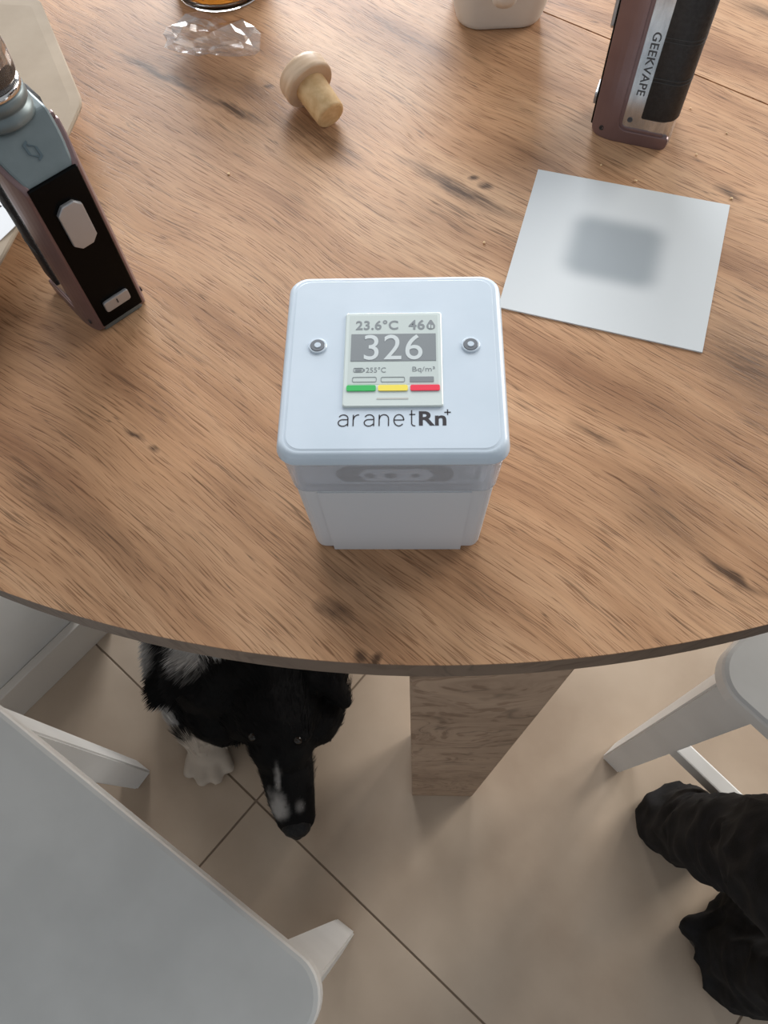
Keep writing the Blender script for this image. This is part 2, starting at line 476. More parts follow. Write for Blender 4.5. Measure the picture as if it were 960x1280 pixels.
# the unit seen dimly through the upper shell
inner = link('inner_unit', loft([rrect(0.0352, 0.0352, 0.005, 0.0602), rrect(0.0358, 0.0358, 0.005, HZ - 0.0075)]), M_dev, mon)
slot = [( -0.0215, 0), (-0.0175, 0.0052), (0.0190, 0.0052), (0.0215, 0.0020), (0.0215, -0.0040), (0.0185, -0.0058), (-0.0185, -0.0058)]
def facing(poly, y, d):
    me = prism(poly, 'z', 0, d)
    for v in me.vertices: v.co = (v.co.x, y - v.co.z, 0.0692 + v.co.y)
    return fixn(me)
link('connector_slot', facing(roundpoly(slot, 0.002, 3), -0.0355, 0.0006), M_devdark, inner)
plate = [(-0.0125, 0), (-0.010, 0.0042), (0.012, 0.0042), (0.0145, 0), (0.012, -0.0042), (-0.010, -0.0042)]
link('connector_plate', facing(plate, -0.0359, 0.0006), M_dev, inner)
for x, r in ((-0.0085, 0.0016), (-0.001, 0.0018), (0.008, 0.0012)):
    link('connector_hole', facing([(x + 1.3 * r * math.cos(a * math.pi / 6), r * math.sin(a * math.pi / 6)) for a in range(12)], -0.0363, 0.0005), M_devhole, inner)
hook = [(0.0245, 0.004), (0.0255, 0.004), (0.0255, -0.0035), (0.0305, -0.0035), (0.0305, 0.003), (0.0315, 0.003), (0.0315, -0.0045), (0.0245, -0.0045)]
link('clip', facing(hook, -0.0355, 0.0008), M_inklight, inner)

# display and print on the lid; millimetres on the lid face
SX = lambda x: x * 1.0115 / 1000
SY = lambda y: (y * 1.0115 + 1.9) / 1000
scr = link('display', loft([rrect(0.0176, 0.0206, 0.0010, HZ - 0.0003, cy=SY(-1.6)), rrect(0.0176, 0.0206, 0.0010, HZ + 0.0005, cy=SY(-1.6)),
                            rrect(0.0172, 0.0202, 0.0008, HZ + 0.0008, cy=SY(-1.6))]), M_bez, mon)
DZ = HZ + 0.0008
def flat(x0, x1, y0, y1, z, th=0.0001, r=0.0):
    cx, cy = (SX(x0) + SX(x1)) / 2, (SY(y0) + SY(y1)) / 2
    hx, hy = (SX(x1) - SX(x0)) / 2, (SY(y1) - SY(y0)) / 2
    if r: return loft([rrect(hx, hy, r, z, 4, cx, cy), rrect(hx, hy, r, z + th, 4, cx, cy)])
    return box(cx - hx, cx + hx, cy - hy, cy + hy, z, z + th)
link('display_film', flat(-15.9, 15.9, -12.8, 17.4, DZ - 0.00005), M_paper, scr)
D1 = DZ + 0.00005
link('temperature_reading', text_mesh('23.6°C', SX(-13.6), SX(1.7), SY(10.9), SY(15.2), D1, offset=0.02, spacing=1.06), M_ink, scr)
link('humidity_reading', text_mesh('46', SX(5.5), SX(11.3), SY(10.8), SY(15.2), D1, offset=0.02, spacing=1.06), M_ink, scr)
dp = []
for k in range(24):
    a = 2 * math.pi * k / 24
    dp.append((13.5 + 1.55 * math.cos(a), 12.3 + 1.5 * math.sin(a) + (1.35 * max(0, math.sin(a)) ** 6)))
link('humidity_drop', prism([(SX(x), SY(y)) for x, y in dp], 'z', D1, D1 + 0.0001), M_ink, scr)
link('drop_mark', flat(12.7, 13.3, 11.4, 12.9, D1 + 0.0001, 0.00005), M_paper, scr)
link('drop_mark', flat(13.7, 14.3, 11.2, 12.6, D1 + 0.0001, 0.00005), M_paper, scr)
link('reading_band', flat(-15.1, 15.2, -2.95, 8.95, D1, 0.0001), M_ink, scr)
link('radon_reading', text_mesh('326', SX(-10.4), SX(10.4), SY(-2.5), SY(8.5), D1 + 0.0001, offset=0.002, spacing=1.05), M_inklight, scr)
def ring(x0, x1, y0, y1, r, w, z, th=0.0001):
    cx, cy = (SX(x0) + SX(x1)) / 2, (SY(y0) + SY(y1)) / 2
    hx, hy = (SX(x1) - SX(x0)) / 2, (SY(y1) - SY(y0)) / 2
    a = rrect(hx, hy, r, z + th, 4, cx, cy); b = rrect(hx - w, hy - w, max(r - w, 0.0001), z + th, 4, cx, cy)
    c = rrect(hx, hy, r, z, 4, cx, cy)
    return fixn(loft([c, a, b], False, False))
link('battery_icon', ring(-13.9, -10.4, -7.7, -5.8, 0.0005, 0.0002, D1), M_ink, scr)
link('battery_charge', flat(-13.3, -11.0, -7.2, -6.3, D1), M_ink, scr)
link('battery_tip', flat(-10.4, -9.9, -7.2, -6.3, D1), M_ink, scr)
link('small_reading', text_mesh('255°C', SX(-9.5), SX(-2.5), SY(-7.8), SY(-5.6), D1, offset=-0.005), M_ink, scr)
link('unit_text', text_mesh('Bq/m³', SX(6.8), SX(14.7), SY(-8.1), SY(-5.5), D1, offset=-0.005), M_ink, scr)
link('level_frame', ring(-14.2, -5.7, -11.9, -9.7, 0.0006, 0.00018, D1), M_ink, scr)
link('level_frame', ring(-4.2, 4.2, -11.95, -9.75, 0.0006, 0.00018, D1), M_ink, scr)
link('level_mark', flat(5.9, 14.3, -12.05, -9.75, D1, r=0.0003), M_ink, scr)
for n_, x0, x1, m_ in (('green', -16.1, -5.9, M_green), ('yellow', -5.1, 5.2, M_yellow), ('red', 6.1, 16.3, M_red)):
    link('%s_bar' % n_, flat(x0, x1, -15.65, -13.3, D1 - 0.0001, 0.0004, r=0.0006), m_, scr)
link('grey_line', flat(-5.5, 5.4, -19.0, -18.4, D1 - 0.00005, 0.0001), mat('line_grey', srgb(190, 190, 186), 0.4), scr)
def arc(cx, cy, rx, ry, a0, a1, n=10):
    return [(cx + rx * math.cos(math.radians(a0 + (a1 - a0) * k / n)), cy + ry * math.sin(math.radians(a0 + (a1 - a0) * k / n))) for k in range(n + 1)]
GLYPH = {
    'a': (0.72, [[(0.06, 0.80)] + arc(0.38, 0.68, 0.34, 0.32, 150, 0) + [(0.72, 0.0)], [(0.72, 0.58), (0.34, 0.58)] + arc(0.34, 0.29, 0.34, 0.29, 90, 270) + [(0.48, 0.02), (0.72, 0.20)]]),
    'r': (0.42, [[(0.0, 0.0), (0.0, 1.0)], [(0.0, 0.55)] + arc(0.40, 0.58, 0.38, 0.42, 170, 85)]),
    'n': (0.70, [[(0.0, 0.0), (0.0, 1.0)], [(0.0, 0.55)] + arc(0.36, 0.64, 0.34, 0.36, 165, 0) + [(0.70, 0.0)]]),
    'e': (0.74, [[(0.02, 0.52), (0.74, 0.52)] + arc(0.37, 0.5, 0.37, 0.5, 2, 320, 22)]),
    't': (0.46, [[(0.18, 1.38), (0.18, 0.25)] + arc(0.40, 0.22, 0.22, 0.22, 180, 285), [(0.0, 1.0), (0.46, 1.0)]]),
}
def ribbon_text(word, x0, x1, y0, xh, w, z, th=0.00008):
    tot = sum(GLYPH[c][0] for c in word)
    gap = ((x1 - x0) / xh - tot) / (len(word) - 1)
    V, F = [], []; pen = 0.0
    for c in word:
        for pl in GLYPH[c][1]:
            pts = [Vector((x0 + (pen + p[0]) * xh, y0 + p[1] * xh)) for p in pl]
            rows = []
            for i, p in enumerate(pts):
                t = (pts[min(i + 1, len(pts) - 1)] - pts[max(i - 1, 0)]).normalized()
                nn_ = Vector((-t.y, t.x)) * (w / 2)
                k = len(V)
                V += [(p.x + nn_.x, p.y + nn_.y, z + th), (p.x - nn_.x, p.y - nn_.y, z + th)]
                rows.append(k)
            for k0, k1 in zip(rows[:-1], rows[1:]): F.append((k0, k0 + 1, k1 + 1, k1))
        pen += GLYPH[c][0] + gap
    return fixn(mesh(V, F))
link('brand_text', ribbon_text('aranet', SX(-18.5), SX(7.8), SY(-29.3), 0.0046, 0.00042, HZ), M_black, lid)
link('brand_text', text_mesh('Rn', SX(9.0), SX(18.3), SY(-29.2), SY(-23.5), HZ, offset=0.026, spacing=1.05), M_black, lid)
link('plus_mark', flat(17.7, 19.9, -24.15, -23.75, HZ), M_black, lid)
link('plus_mark', flat(18.6, 19.0, -25.0, -22.8, HZ), M_black, lid)
for x, y in ((-27.2, 4.4), (27.6, 4.2)):
    s_ = link('screw', loft([circ(0.0034, HZ - 0.0002, 28, SX(x), SY(y)), circ(0.0034, HZ + 0.0003, 28, SX(x), SY(y)), circ(0.0031, HZ + 0.0006, 28, SX(x), SY(y))]), M_lid, mon)
    link('screw_head', loft([circ(0.0027, HZ + 0.0006, 28, SX(x), SY(y)), circ(0.0025, HZ + 0.0008, 28, SX(x), SY(y))]), M_screwd, s_)
    link('screw_socket', loft([circ(0.0013, HZ + 0.0007, 20, SX(x), SY(y)), circ(0.0011, HZ + 0.0010, 20, SX(x), SY(y))]), M_lid, s_)

# ------------------------------------------------------------------ white card with a soft grey patch
M_card = mat('card_paper', srgb(214, 217, 219), 0.6)
nt = M_card.node_tree; N = nt.nodes; L = nt.links
tc = N.new('ShaderNodeTexCoord'); mp = N.new('ShaderNodeMapping'); mp.vector_type = 'TEXTURE'
mp.inputs['Scale'].default_value = (0.034, 0.032, 1)
nzc = N.new('ShaderNodeTexNoise'); nzc.inputs['Scale'].default_value = 40
L.new(tc.outputs['Object'], nzc.inputs['Vector'])
mp.inputs['Rotation'].default_value = (0, 0, math.radians(-17)); mp.inputs['Location'].default_value = (-0.001, 0.002, 0)
mp.inputs['Scale'].default_value = (0.030, 0.027, 1)
sx_ = N.new('ShaderNodeSeparateXYZ'); L.new(tc.outputs['Object'], mp.inputs[0]); L.new(mp.outputs[0], sx_.inputs[0])
def soft(sock):
    a_ = N.new('ShaderNodeMath'); a_.operation = 'ABSOLUTE'; L.new(sock, a_.inputs[0])
    r_ = N.new('ShaderNodeMapRange'); r_.interpolation_type = 'SMOOTHSTEP'
    r_.inputs[1].default_value = 0.45; r_.inputs[2].default_value = 1.15; r_.inputs[3].default_value = 1.0; r_.inputs[4].default_value = 0.0
    L.new(a_.outputs[0], r_.inputs[0]); return r_.outputs[0]
gr = N.new('ShaderNodeMath'); gr.operation = 'MULTIPLY'; L.new(soft(sx_.outputs[0]), gr.inputs[0]); L.new(soft(sx_.outputs[1]), gr.inputs[1])
cr = N.new('ShaderNodeValToRGB'); cr.color_ramp.interpolation = 'EASE'
cr.color_ramp.elements[0].position = 0.02; cr.color_ramp.elements[0].color = (*srgb(203, 208, 211), 1)
cr.color_ramp.elements[1].position = 1.0; cr.color_ramp.elements[1].color = (*srgb(150, 158, 164), 1)
L.new(gr.outputs[0], cr.inputs[0]); L.new(cr.outputs[0], N['Principled BSDF'].inputs['Base Color'])
cc = Vector((0.1159, 0.1332)); cpts = [(0.0790, 0.1977), (0.1815, 0.1672), (0.1503, 0.0680), (0.0512, 0.0982)]
card = link('paper_card', prism([(x - cc.x, y - cc.y) for x, y in cpts], 'z', 0, 0.0008), M_card, loc=(cc.x, cc.y, TZ))
tag(card, 'white paper card with a blurred grey patch, lying flat on the table', 'card')

# ------------------------------------------------------------------ electronic cigarettes
M_mauve = mottle(mat('mauve_metal', srgb(124, 102, 102), 0.34, 0.5), srgb(119, 97, 97), srgb(129, 107, 107), 30)
M_gun = mottle(mat('gunmetal', srgb(112, 122, 124), 0.42, 0.5), srgb(107, 117, 119), srgb(118, 128, 130), 60)
M_silver = mottle(mat('brushed_silver', srgb(205, 208, 212), 0.22, 0.9), srgb(190, 193, 197), srgb(216, 219, 222), 90, (1, 4, 1))
M_chrome = mat('chrome', srgb(210, 208, 205), 0.08, 1.0)
M_bpanel = mat('black_panel', (0.002, 0.002, 0.002), 0.25, Specular_IOR_Level=0.08)
M_button = mat('button_steel', srgb(172, 172, 174), 0.35, 0.6)
M_leather = mottle(mat('black_leather', (0.012, 0.012, 0.013), 0.6), (0.010, 0.010, 0.011), (0.02, 0.02, 0.021), 500, bump=0.3, bscale=900)
M_stitch = mat('stitch', (0.06, 0.06, 0.06), 0.8)
M_dark = mat('dark_rubber', (0.02, 0.02, 0.021), 0.5)
M_smoke = mat('smoked_glass', srgb(196, 182, 174), 0.05, Transmission_Weight=0.9, IOR=1.45)
M_etch = mat('etched_letters', srgb(66, 68, 72), 0.4)
M_emblem = mat('emblem_metal', srgb(92, 106, 112), 0.35, 0.6)

VW, VD, VH, VT = 0.0262, 0.0450, 0.0905, 0.107          # width, depth, height of the front panel
def vape(loc, rz, label):
    v = empty('electronic_cigarette', loc, rz, label=label, cat='vaporizer', group='two matching electronic cigarettes')
    f, bk = -VD / 2, VD / 2
    prof = [(f + 0.0006, 0.0), (bk - 0.007, 0.0), (bk - 0.007, VT), (f + 0.0145, VT), (f + 0.0006, VH)]
    pr = roundpoly(prof, [0.0015, 0.004, 0.003, 0.003, 0.003], 5)
    core = link('core', prism(pr, 'x', -VW / 2 + 0.0022, VW / 2 - 0.0022, 0.0010), M_gun, v)
    # front panel and its buttons
    fp = link('front_panel', box(-VW / 2 + 0.0012, VW / 2 - 0.0012, f - 0.0009, f + 0.002, 0.0045, VH - 0.001, 0.0004, 1), M_bpanel, v)
    def front(poly, d, y=f - 0.0009, bev=0.0005):
        me = prism(poly, 'z', 0, d, bev, 2)
        for q in me.vertices: q.co = (q.co.x, y - q.co.z, q.co.y)
        return fixn(me)
    ch = 0.0032; bw, z0, z1 = 0.0061, 0.0540, 0.0775
    link('fire_button', front([(-bw, z0 + ch), (-bw + ch, z0), (bw - ch, z0), (bw, z0 + ch), (bw, z1 - ch), (bw - ch, z1), (-bw + ch, z1), (-bw, z1 - ch)], 0.0022), M_button, fp)
    link('adjust_button', front(roundpoly([(-0.0072, 0.0130), (0.0072, 0.0130), (0.0072, 0.0195), (-0.0072, 0.0195)], 0.0016, 3), 0.0018), M_button, fp)
    link('button_mark', front([(-0.0003, 0.0155), (0.0003, 0.0155), (0.0003, 0.0180), (-0.0003, 0.0180)], 0.0003, f - 0.0027, 0), M_dark, fp)
    # emblem on the sloped shoulder
    sl = Vector((0, 0.0139, VT - VH)).normalized(); nrm = Vector((0, -sl.z, sl.y))
    o0 = Vector((0, f + 0.0006, VH)) + sl * 0.0105 + nrm * 0.0001
    for sgn in (1, -1):
        pl = [(-0.0024, -0.0006), (-0.0024, 0.0034), (0.0, 0.0044), (0.0, 0.0034), (-0.0014, 0.0026), (-0.0014, -0.0012), (0.0006, -0.0022), (0.0006, -0.0032)]
        V = [o0 + Vector((x * sgn, 0, 0)) + sl * (y * sgn) for x, y in pl]
        V = V + [q + nrm * 0.0003 for q in V]
        n = len(pl)
        me = mesh(V, [tuple(range(n)), tuple(range(2 * n - 1, n - 1, -1))] + [(i, i + n, (i + 1) % n + n, (i + 1) % n) for i in range(n)])
        link('emblem', fixn(me), M_emblem, core)
    for s in (-1, 1):
        xs = sorted((s * (VW / 2 - 0.0032), s * VW / 2))
        # frame: front strip and bottom strip with a rounded inner corner, sloped at the top
        fr = roundpoly([(f, 0.0), (bk - 0.0008, 0.0), (bk - 0.0008, 0.0080), (f + 0.0150, 0.0080), (f + 0.0150, 0.102), (f + 0.0120, 0.102), (f, VH - 0.001)],
                       [0.0060, 0.0045, 0.0015, 0.006, 0.001, 0.001, 0.003], 5)
        sf = link('side_frame', prism(fr, 'x', xs[0], xs[1], 0.0007, 2), M_mauve, v)
        fr2 = roundpoly([(f + 0.0136, 0.0072), (bk - 0.0045, 0.0072), (bk - 0.0045, 0.0098), (f + 0.0168, 0.0098), (f + 0.0168, 0.104), (f + 0.0136, 0.104)],
                        [0.004, 0.0008, 0.0008, 0.003, 0.001, 0.001], 5)
        x2 = sorted((s * (VW / 2 - 0.0034), s * (VW / 2 - 0.0006)))
        link('inner_ridge', prism(fr2, 'x', x2[0], x2[1], 0.0005, 2), M_mauve, sf)
        x3 = sorted((s * (VW / 2 - 0.0034), s * (VW / 2 - 0.0012)))
        sp = link('side_plate', prism(roundpoly([(f + 0.0160, 0.0090), (bk - 0.012, 0.0090), (bk - 0.012, 0.103), (f + 0.0160, 0.103)], 0.003, 4), 'x', x3[0], x3[1]), M_silver, v)
        # lettering reads downwards along the plate
        tm = text_mesh('GEEKVAPE', 0, 0.0345, 0, 0.0044, 0, offset=0.012, spacing=1.05)
        for q in tm.vertices:
            a, b_, c_ = q.co
            q.co = (s * (VW / 2 - 0.0012 + c_), (f + 0.0200 + b_) if s > 0 else (f + 0.0244 - b_), 0.0640 - a)
        link('plate_text', tm, M_etch, sp)
        for yy, zz, hostx, par in ((f + 0.0062, 0.0060, VW / 2, sf), (f + 0.0205, 0.0145, VW / 2 - 0.0012, sp)):
            sr = link('screw', lathe([(0.0015, 0.0), (0.0015, 0.0003), (0.0011, 0.0004), (0.0006, 0.0001)], 16), M_dark if par is sf else M_etch, par)
            sr.rotation_euler = (0, s * math.pi / 2, 0); sr.location = (s * (hostx - 0.00005), yy, zz)
    # grip: leather wrapped round the back
    def u_ring(z, inset=0.0):
        hw = VW / 2 + 0.0002 - inset; P = []
        y_in = f + 0.0262 + inset
        P.append((-hw, y_in, z))
        r = 0.009
        for k in range(9):
            a = math.radians(180 - 90 * k / 8); P.append((-hw + r + r * math.cos(a), bk + 0.001 - inset - r + r * math.sin(a), z))
        for k in range(9):
            a = math.radians(90 - 90 * k / 8); P.append((hw - r + r * math.cos(a), bk + 0.001 - inset - r + r * math.sin(a), z))
        P.append((hw, y_in, z))
        return P
    grip = link('leather_grip', fixn(loft([u_ring(0.0165, 0.0020), u_ring(0.0168, 0.0008), u_ring(0.0180, 0.0), u_ring(0.104, 0.0), u_ring(0.106, 0.0012)])), M_leather, v)
    for p in grip.data.polygons: p.use_smooth = len(p.vertices) == 4
    for zz in (0.0395, 0.0415, 0.0610, 0.0630):
        ln = u_ring(zz)
        k = 0
        for i in range(len(ln) - 1):
            A = Vector(ln[i]); B = Vector(ln[i + 1])
            if (B - A).length < 1e-5: continue
        link('stitch_line', tube([Vector(q) + Vector((0.0001 if q[0] > 0 else -0.0001, 0, 0)) for q in ln], 0.00018, 5), M_stitch, grip)
    # heel under the grip
    link('heel', loft([rrect(VW / 2 + 0.0015, 0.0085, 0.005, 0.0004, 5, 0, bk - 0.0085), rrect(VW / 2 + 0.0032, 0.0098, 0.007, 0.003, 5, 0, bk - 0.0095),
                       rrect(VW / 2 + 0.0032, 0.0098, 0.007, 0.0172, 5, 0, bk - 0.0095)]), M_silver, v)
    # the sides flare out behind the narrow front
    for ch_ in list(v.children) + [g for c_ in v.children for g in c_.children]:
        if ch_.name.split('.')[0] in ('front_panel', 'emblem', 'fire_button', 'adjust_button', 'button_mark', 'heel'): continue
        if ch_.name.split('.')[0] in ('core', 'side_frame', 'inner_ridge'):
            bm = bmesh.new(); bm.from_mesh(ch_.data)
            for yy in (0.003, 0.006, 0.009, 0.0125, 0.016):
                bmesh.ops.bisect_plane(bm, geom=bm.verts[:] + bm.edges[:] + bm.faces[:], plane_co=(0, f + yy, 0), plane_no=(0, 1, 0))
            bm.to_mesh(ch_.data); bm.free()
        for q in ch_.data.vertices:
            if ch_.name.startswith('screw'): break
            if abs(q.co.x) > 0.004:
                t_ = max(0.0, min(1.0, (q.co.y - f) / 0.016))
                q.co.x += math.copysign(0.0042 * t_ * (2 - t_), q.co.x)
        if ch_.name.startswith('screw'):
            t_ = max(0.0, min(1.0, (ch_.location.y - f) / 0.016))
            ch_.location.x += math.copysign(0.0042 * t_ * (2 - t_), ch_.location.x)
    # tank on top
    ty = f + 0.0225
    tk = link('tank', lathe([(0.0125, 0.0), (0.0128, 0.0006), (0.0128, 0.0045), (0.0118, 0.0052), (0.0118, 0.0060), (0.0126, 0.0066), (0.0126, 0.0105), (0.0119, 0.0112)]), M_gun, v, smooth=True, loc=(0, ty, VT))
    link('tank_ring', lathe([(0.0121, 0.0112), (0.0124, 0.0115), (0.0124, 0.0135), (0.0119, 0.0140)]), M_chrome, tk, smooth=True)
    link('tank_glass', lathe([(0.0116, 0.0140), (0.0128, 0.0175), (0.0130, 0.0260), (0.0120, 0.0325), (0.0108, 0.0340)]), M_smoke, tk, smooth=True)
    link('tank_core', lathe([(0.0070, 0.0140), (0.0070, 0.0340)], 24), M_chrome, tk, smooth=True)
    link('tank_cap', lathe([(0.0112, 0.0340), (0.0118, 0.0345), (0.0118, 0.0410), (0.0105, 0.0425)]), M_chrome, tk, smooth=True)
    link('mouthpiece', lathe([(0.0068, 0.0425), (0.0066, 0.0500), (0.0074, 0.0560), (0.0060, 0.0568)]), M_dark, tk, smooth=True)
    for sx in (-1, 1):
        sr = link('deck_screw', lathe([(0.0012, 0.0), (0.0012, 0.0003), (0.0008, 0.0004), (0.0004, 0.0001)], 14), M_etch, core)
        sr.location = (sx * 0.0078, f + 0.0180, VT - 0.0001)
    return v
vape((-0.1588, 0.1100, TZ), math.radians(43.0), 'mauve electronic cigarette with black button panel facing the camera, beside the kraft bag')
vape((0.1372, 0.2342, TZ), math.radians(-108.8), 'mauve electronic cigarette showing its engraved silver side plate and black leather grip')

# ------------------------------------------------------------------ kraft paper bag with a barcode label
M_kraft = mottle(mat('kraft_paper', srgb(160, 145, 127), 0.85), srgb(155, 140, 122), srgb(166, 151, 133), 35, detail=6, bump=0.15, bscale=70)
M_lab = mat('label_paper', srgb(225, 228, 232), 0.5)
bagp = [(-0.2283, 0.3287), (-0.1820, 0.2305), (-0.1856, 0.1993), (-0.2021, 0.1095), (-0.215, 0.060), (-0.330, 0.075), (-0.375, 0.345)]
bc = Vector((-0.27, 0.20))
def inset(poly, s): return [((x - bc.x) * s, (y - bc.y) * s) for x, y in poly]
bag = empty('paper_bag', (bc.x, bc.y, TZ), 0, label='flat kraft paper bag with a barcode label behind the black-panelled electronic cigarette', cat='paper bag')
rp = roundpoly(bagp, [0.004, 0.006, 0.01, 0.004, 0.006, 0.006, 0.006], 4)
link('bag_body', loft([[(x, y, 0.0) for x, y in inset(rp, 0.72)], [(x, y, 0.012) for x, y in inset(rp, 0.86)], [(x, y, 0.0235) for x, y in inset(rp, 0.995)],
                       [(x, y, 0.0250) for x, y in inset(rp, 1.0)], [(x, y, 0.0262) for x, y in inset(rp, 0.992)], [(x, y, 0.0270) for x, y in inset(rp, 0.93)]]), M_kraft, bag)
# label: lies on the bag's top
lx = Vector((0.50, -0.866)); ly = Vector((0.866, 0.50))
lo = Vector((-0.2045, 0.1395)) - bc
lab = link('label', box(-0.046, 0.0, -0.036, 0.0, 0, 0.0003), M_lab, bag, loc=(lo.x - 0.020, lo.y + 0.020, 0.0270))
lab.rotation_euler = (0, 0, math.atan2(0.866, 0.5))
bx0 = -0.003
for k, w in enumerate((1.2, 0.6, 1.8, 0.6, 1.2, 0.6, 0.6, 1.8, 1.2, 0.6, 1.8, 0.6)):
    link('barcode_bar', box(bx0 - w / 1000, bx0, -0.020, -0.003, 0.0003, 0.00036), M_black, lab)
    bx0 -= (w + (0.7 if k % 3 else 1.2)) / 1000

# ------------------------------------------------------------------ bottle stopper
M_beech = mottle(mat('beech_cap', srgb(206, 178, 148), 0.4), srgb(196, 166, 136), srgb(214, 188, 160), 60, (1, 1, 6), detail=4)
M_cork = mottle(mat('agglomerate_cork', srgb(206, 172, 124), 0.55), srgb(198, 162, 114), srgb(214, 182, 136), 260, detail=4, bump=0.2, bscale=500)
st = empty('bottle_stopper', (0, 0, 0), 0, label='wooden-capped cork bottle stopper lying on its side', cat='stopper')
link('cork', lathe([(0.0098, 0.010), (0.0098, 0.0130), (0.0092, 0.033), (0.0086, 0.0342), (0.0078, 0.0346)], 36), M_cork, st, smooth=False)
link('cap', lathe([(0.0128, 0.0), (0.0142, 0.0006), (0.0153, 0.0020), (0.0157, 0.0038), (0.0157, 0.0096), (0.0156, 0.0108), (0.0151, 0.0117), (0.0145, 0.0120), (0.0125, 0.01205), (0.0090, 0.0121)], 44), M_beech, st, smooth=False)
for ch in st.children:
    for p in ch.data.polygons: p.use_smooth = abs(p.normal.z) < 0.85
ax_ = Vector((0.58, -0.815, 0.0)).normalized()
# both the cap's rim and the cork's tip touch the table
tilt = math.atan2(0.0157 - 0.0090, 0.033 - 0.0100)
axis = (ax_ * math.cos(tilt) + Vector((0, 0, -math.sin(tilt)))).normalized()
st.rotation_euler = axis.to_track_quat('Z', 'Y').to_euler()
capc = Vector((-0.0600, 0.2640, TZ))
st.location = (capc.x, capc.y, TZ + 0.0157 * math.cos(tilt) + 0.0090 * math.sin(tilt))

# ------------------------------------------------------------------ crumpled clear film
M_film = bpy.data.materials.new('clear_film'); M_film.use_nodes = True
nt = M_film.node_tree; nt.nodes.remove(nt.nodes['Principled BSDF'])
o_ = nt.nodes['Material Output']; tr = nt.nodes.new('ShaderNodeBsdfTransparent'); tr.inputs[0].default_value = (0.93, 0.93, 0.94, 1)
gl = nt.nodes.new('ShaderNodeBsdfGlossy'); gl.inputs['Roughness'].default_value = 0.12
df = nt.nodes.new('ShaderNodeBsdfTranslucent'); df.inputs[0].default_value = (0.9, 0.9, 0.92, 1)
mx0 = nt.nodes.new('ShaderNodeMixShader'); mx0.inputs[0].default_value = 0.10
lw = nt.nodes.new('ShaderNodeLayerWeight'); lw.inputs[0].default_value = 0.30
mx = nt.nodes.new('ShaderNodeMixShader')
nt.links.new(tr.outputs[0], mx0.inputs[1]); nt.links.new(df.outputs[0], mx0.inputs[2])
nt.links.new(lw.outputs['Facing'], mx.inputs[0]); nt.links.new(mx0.outputs[0], mx.inputs[1]); nt.links.new(gl.outputs[0], mx.inputs[2])
nt.links.new(mx.outputs[0], o_.inputs[0])
bm = bmesh.new()
bmesh.ops.create_icosphere(bm, subdivisions=3, radius=1.0)
for v in bm.verts:
    p = v.co.copy()
    n1 = noise.noise(p * 1.7 + Vector((3, 1, 5))); n2 = abs(noise.noise(p * 2.6 + Vector((9, 2, 1)))); n3 = abs(noise.noise(p * 5.5))
    s = 0.86 + 0.34 * n1 - 0.40 * n2 - 0.12 * n3
    v.co = Vector((p.x * 0.037 * s, p.y * 0.022 * s, 0.0115 + p.z * 0.0130 * s))
    v.co.z = max(v.co.z, 0.0002 + 0.0006 * abs(n1))
me = bpy.data.meshes.new('film'); bm.to_mesh(me); bm.free()
film = link('plastic_film', me, M_film, loc=(-0.1215, 0.3085, TZ), rot=(0, 0, math.radians(-8)))
tag(film, 'crumpled piece of clear plastic film near the amber glass', 'plastic film')

# ------------------------------------------------------------------ tumbler with an amber drink
M_glass = mat('clear_glass', (0.97, 0.97, 0.96), 0.02, Transmission_Weight=1.0, IOR=1.45)
M_amber = mat('amber_drink', srgb(214, 140, 48), 0.08, Transmission_Weight=0.35, IOR=1.34)
gt = empty('tumbler', (-0.1235, 0.3835, TZ), 0, label='glass tumbler of amber drink at the far table side', cat='glass')
link('glass_wall', lathe([(0.028, 0.0), (0.0315, 0.0008), (0.0330, 0.004), (0.0370, 0.082), (0.0358, 0.0825), (0.0322, 0.006), (0.0300, 0.0030)], 48), M_glass, gt, smooth=True)
link('drink', lathe([(0.0296, 0.0034), (0.0319, 0.0062), (0.0342, 0.052)], 48), M_amber, gt)

# ------------------------------------------------------------------ white cup
M_cup = mottle(mat('white_ceramic', srgb(214, 212, 206), 0.3), srgb(210, 208, 202), srgb(217, 215, 209), 20)
cup = empty('ceramic_cup', (0.0632, 0.3525, TZ), math.radians(2), label='white square-based ceramic cup at the far side of the table', cat='cup')
R_ = [(0.0255, 0.0250, 0.014, 0.0), (0.0272, 0.0268, 0.015, 0.0012), (0.0282, 0.0278, 0.015, 0.004), (0.0350, 0.0345, 0.018, 0.032), (0.0395, 0.0390, 0.021, 0.066), (0.0402, 0.0397, 0.022, 0.078),
      (0.0385, 0.0380, 0.021, 0.0785), (0.0372, 0.0367, 0.020, 0.066), (0.0325, 0.032, 0.017, 0.032), (0.0260, 0.0258, 0.014, 0.006)]
cb = link('cup_body', loft([rrect(a, b, r, z, 8) for a, b, r, z in R_]), M_cup, cup, smooth=True)
hp = [(-0.033, 0.036), (-0.041, 0.032), (-0.050, 0.033), (-0.057, 0.040), (-0.059, 0.050), (-0.055, 0.060), (-0.037, 0.066)]
rings = []
for i, (y, z) in enumerate(hp):
    t = Vector((hp[min(i + 1, 6)][0] - hp[max(i - 1, 0)][0], hp[min(i + 1, 6)][1] - hp[max(i - 1, 0)][1])).normalized()
    rings.append([(-0.003 + 0.0075 * math.cos(a), y - t.y * 0.0048 * math.sin(a), z + t.x * 0.0048 * math.sin(a)) for a in [2 * math.pi * k / 14 for k in range(14)]])
link('handle', fixn(loft(rings)), M_cup, cup, smooth=True)

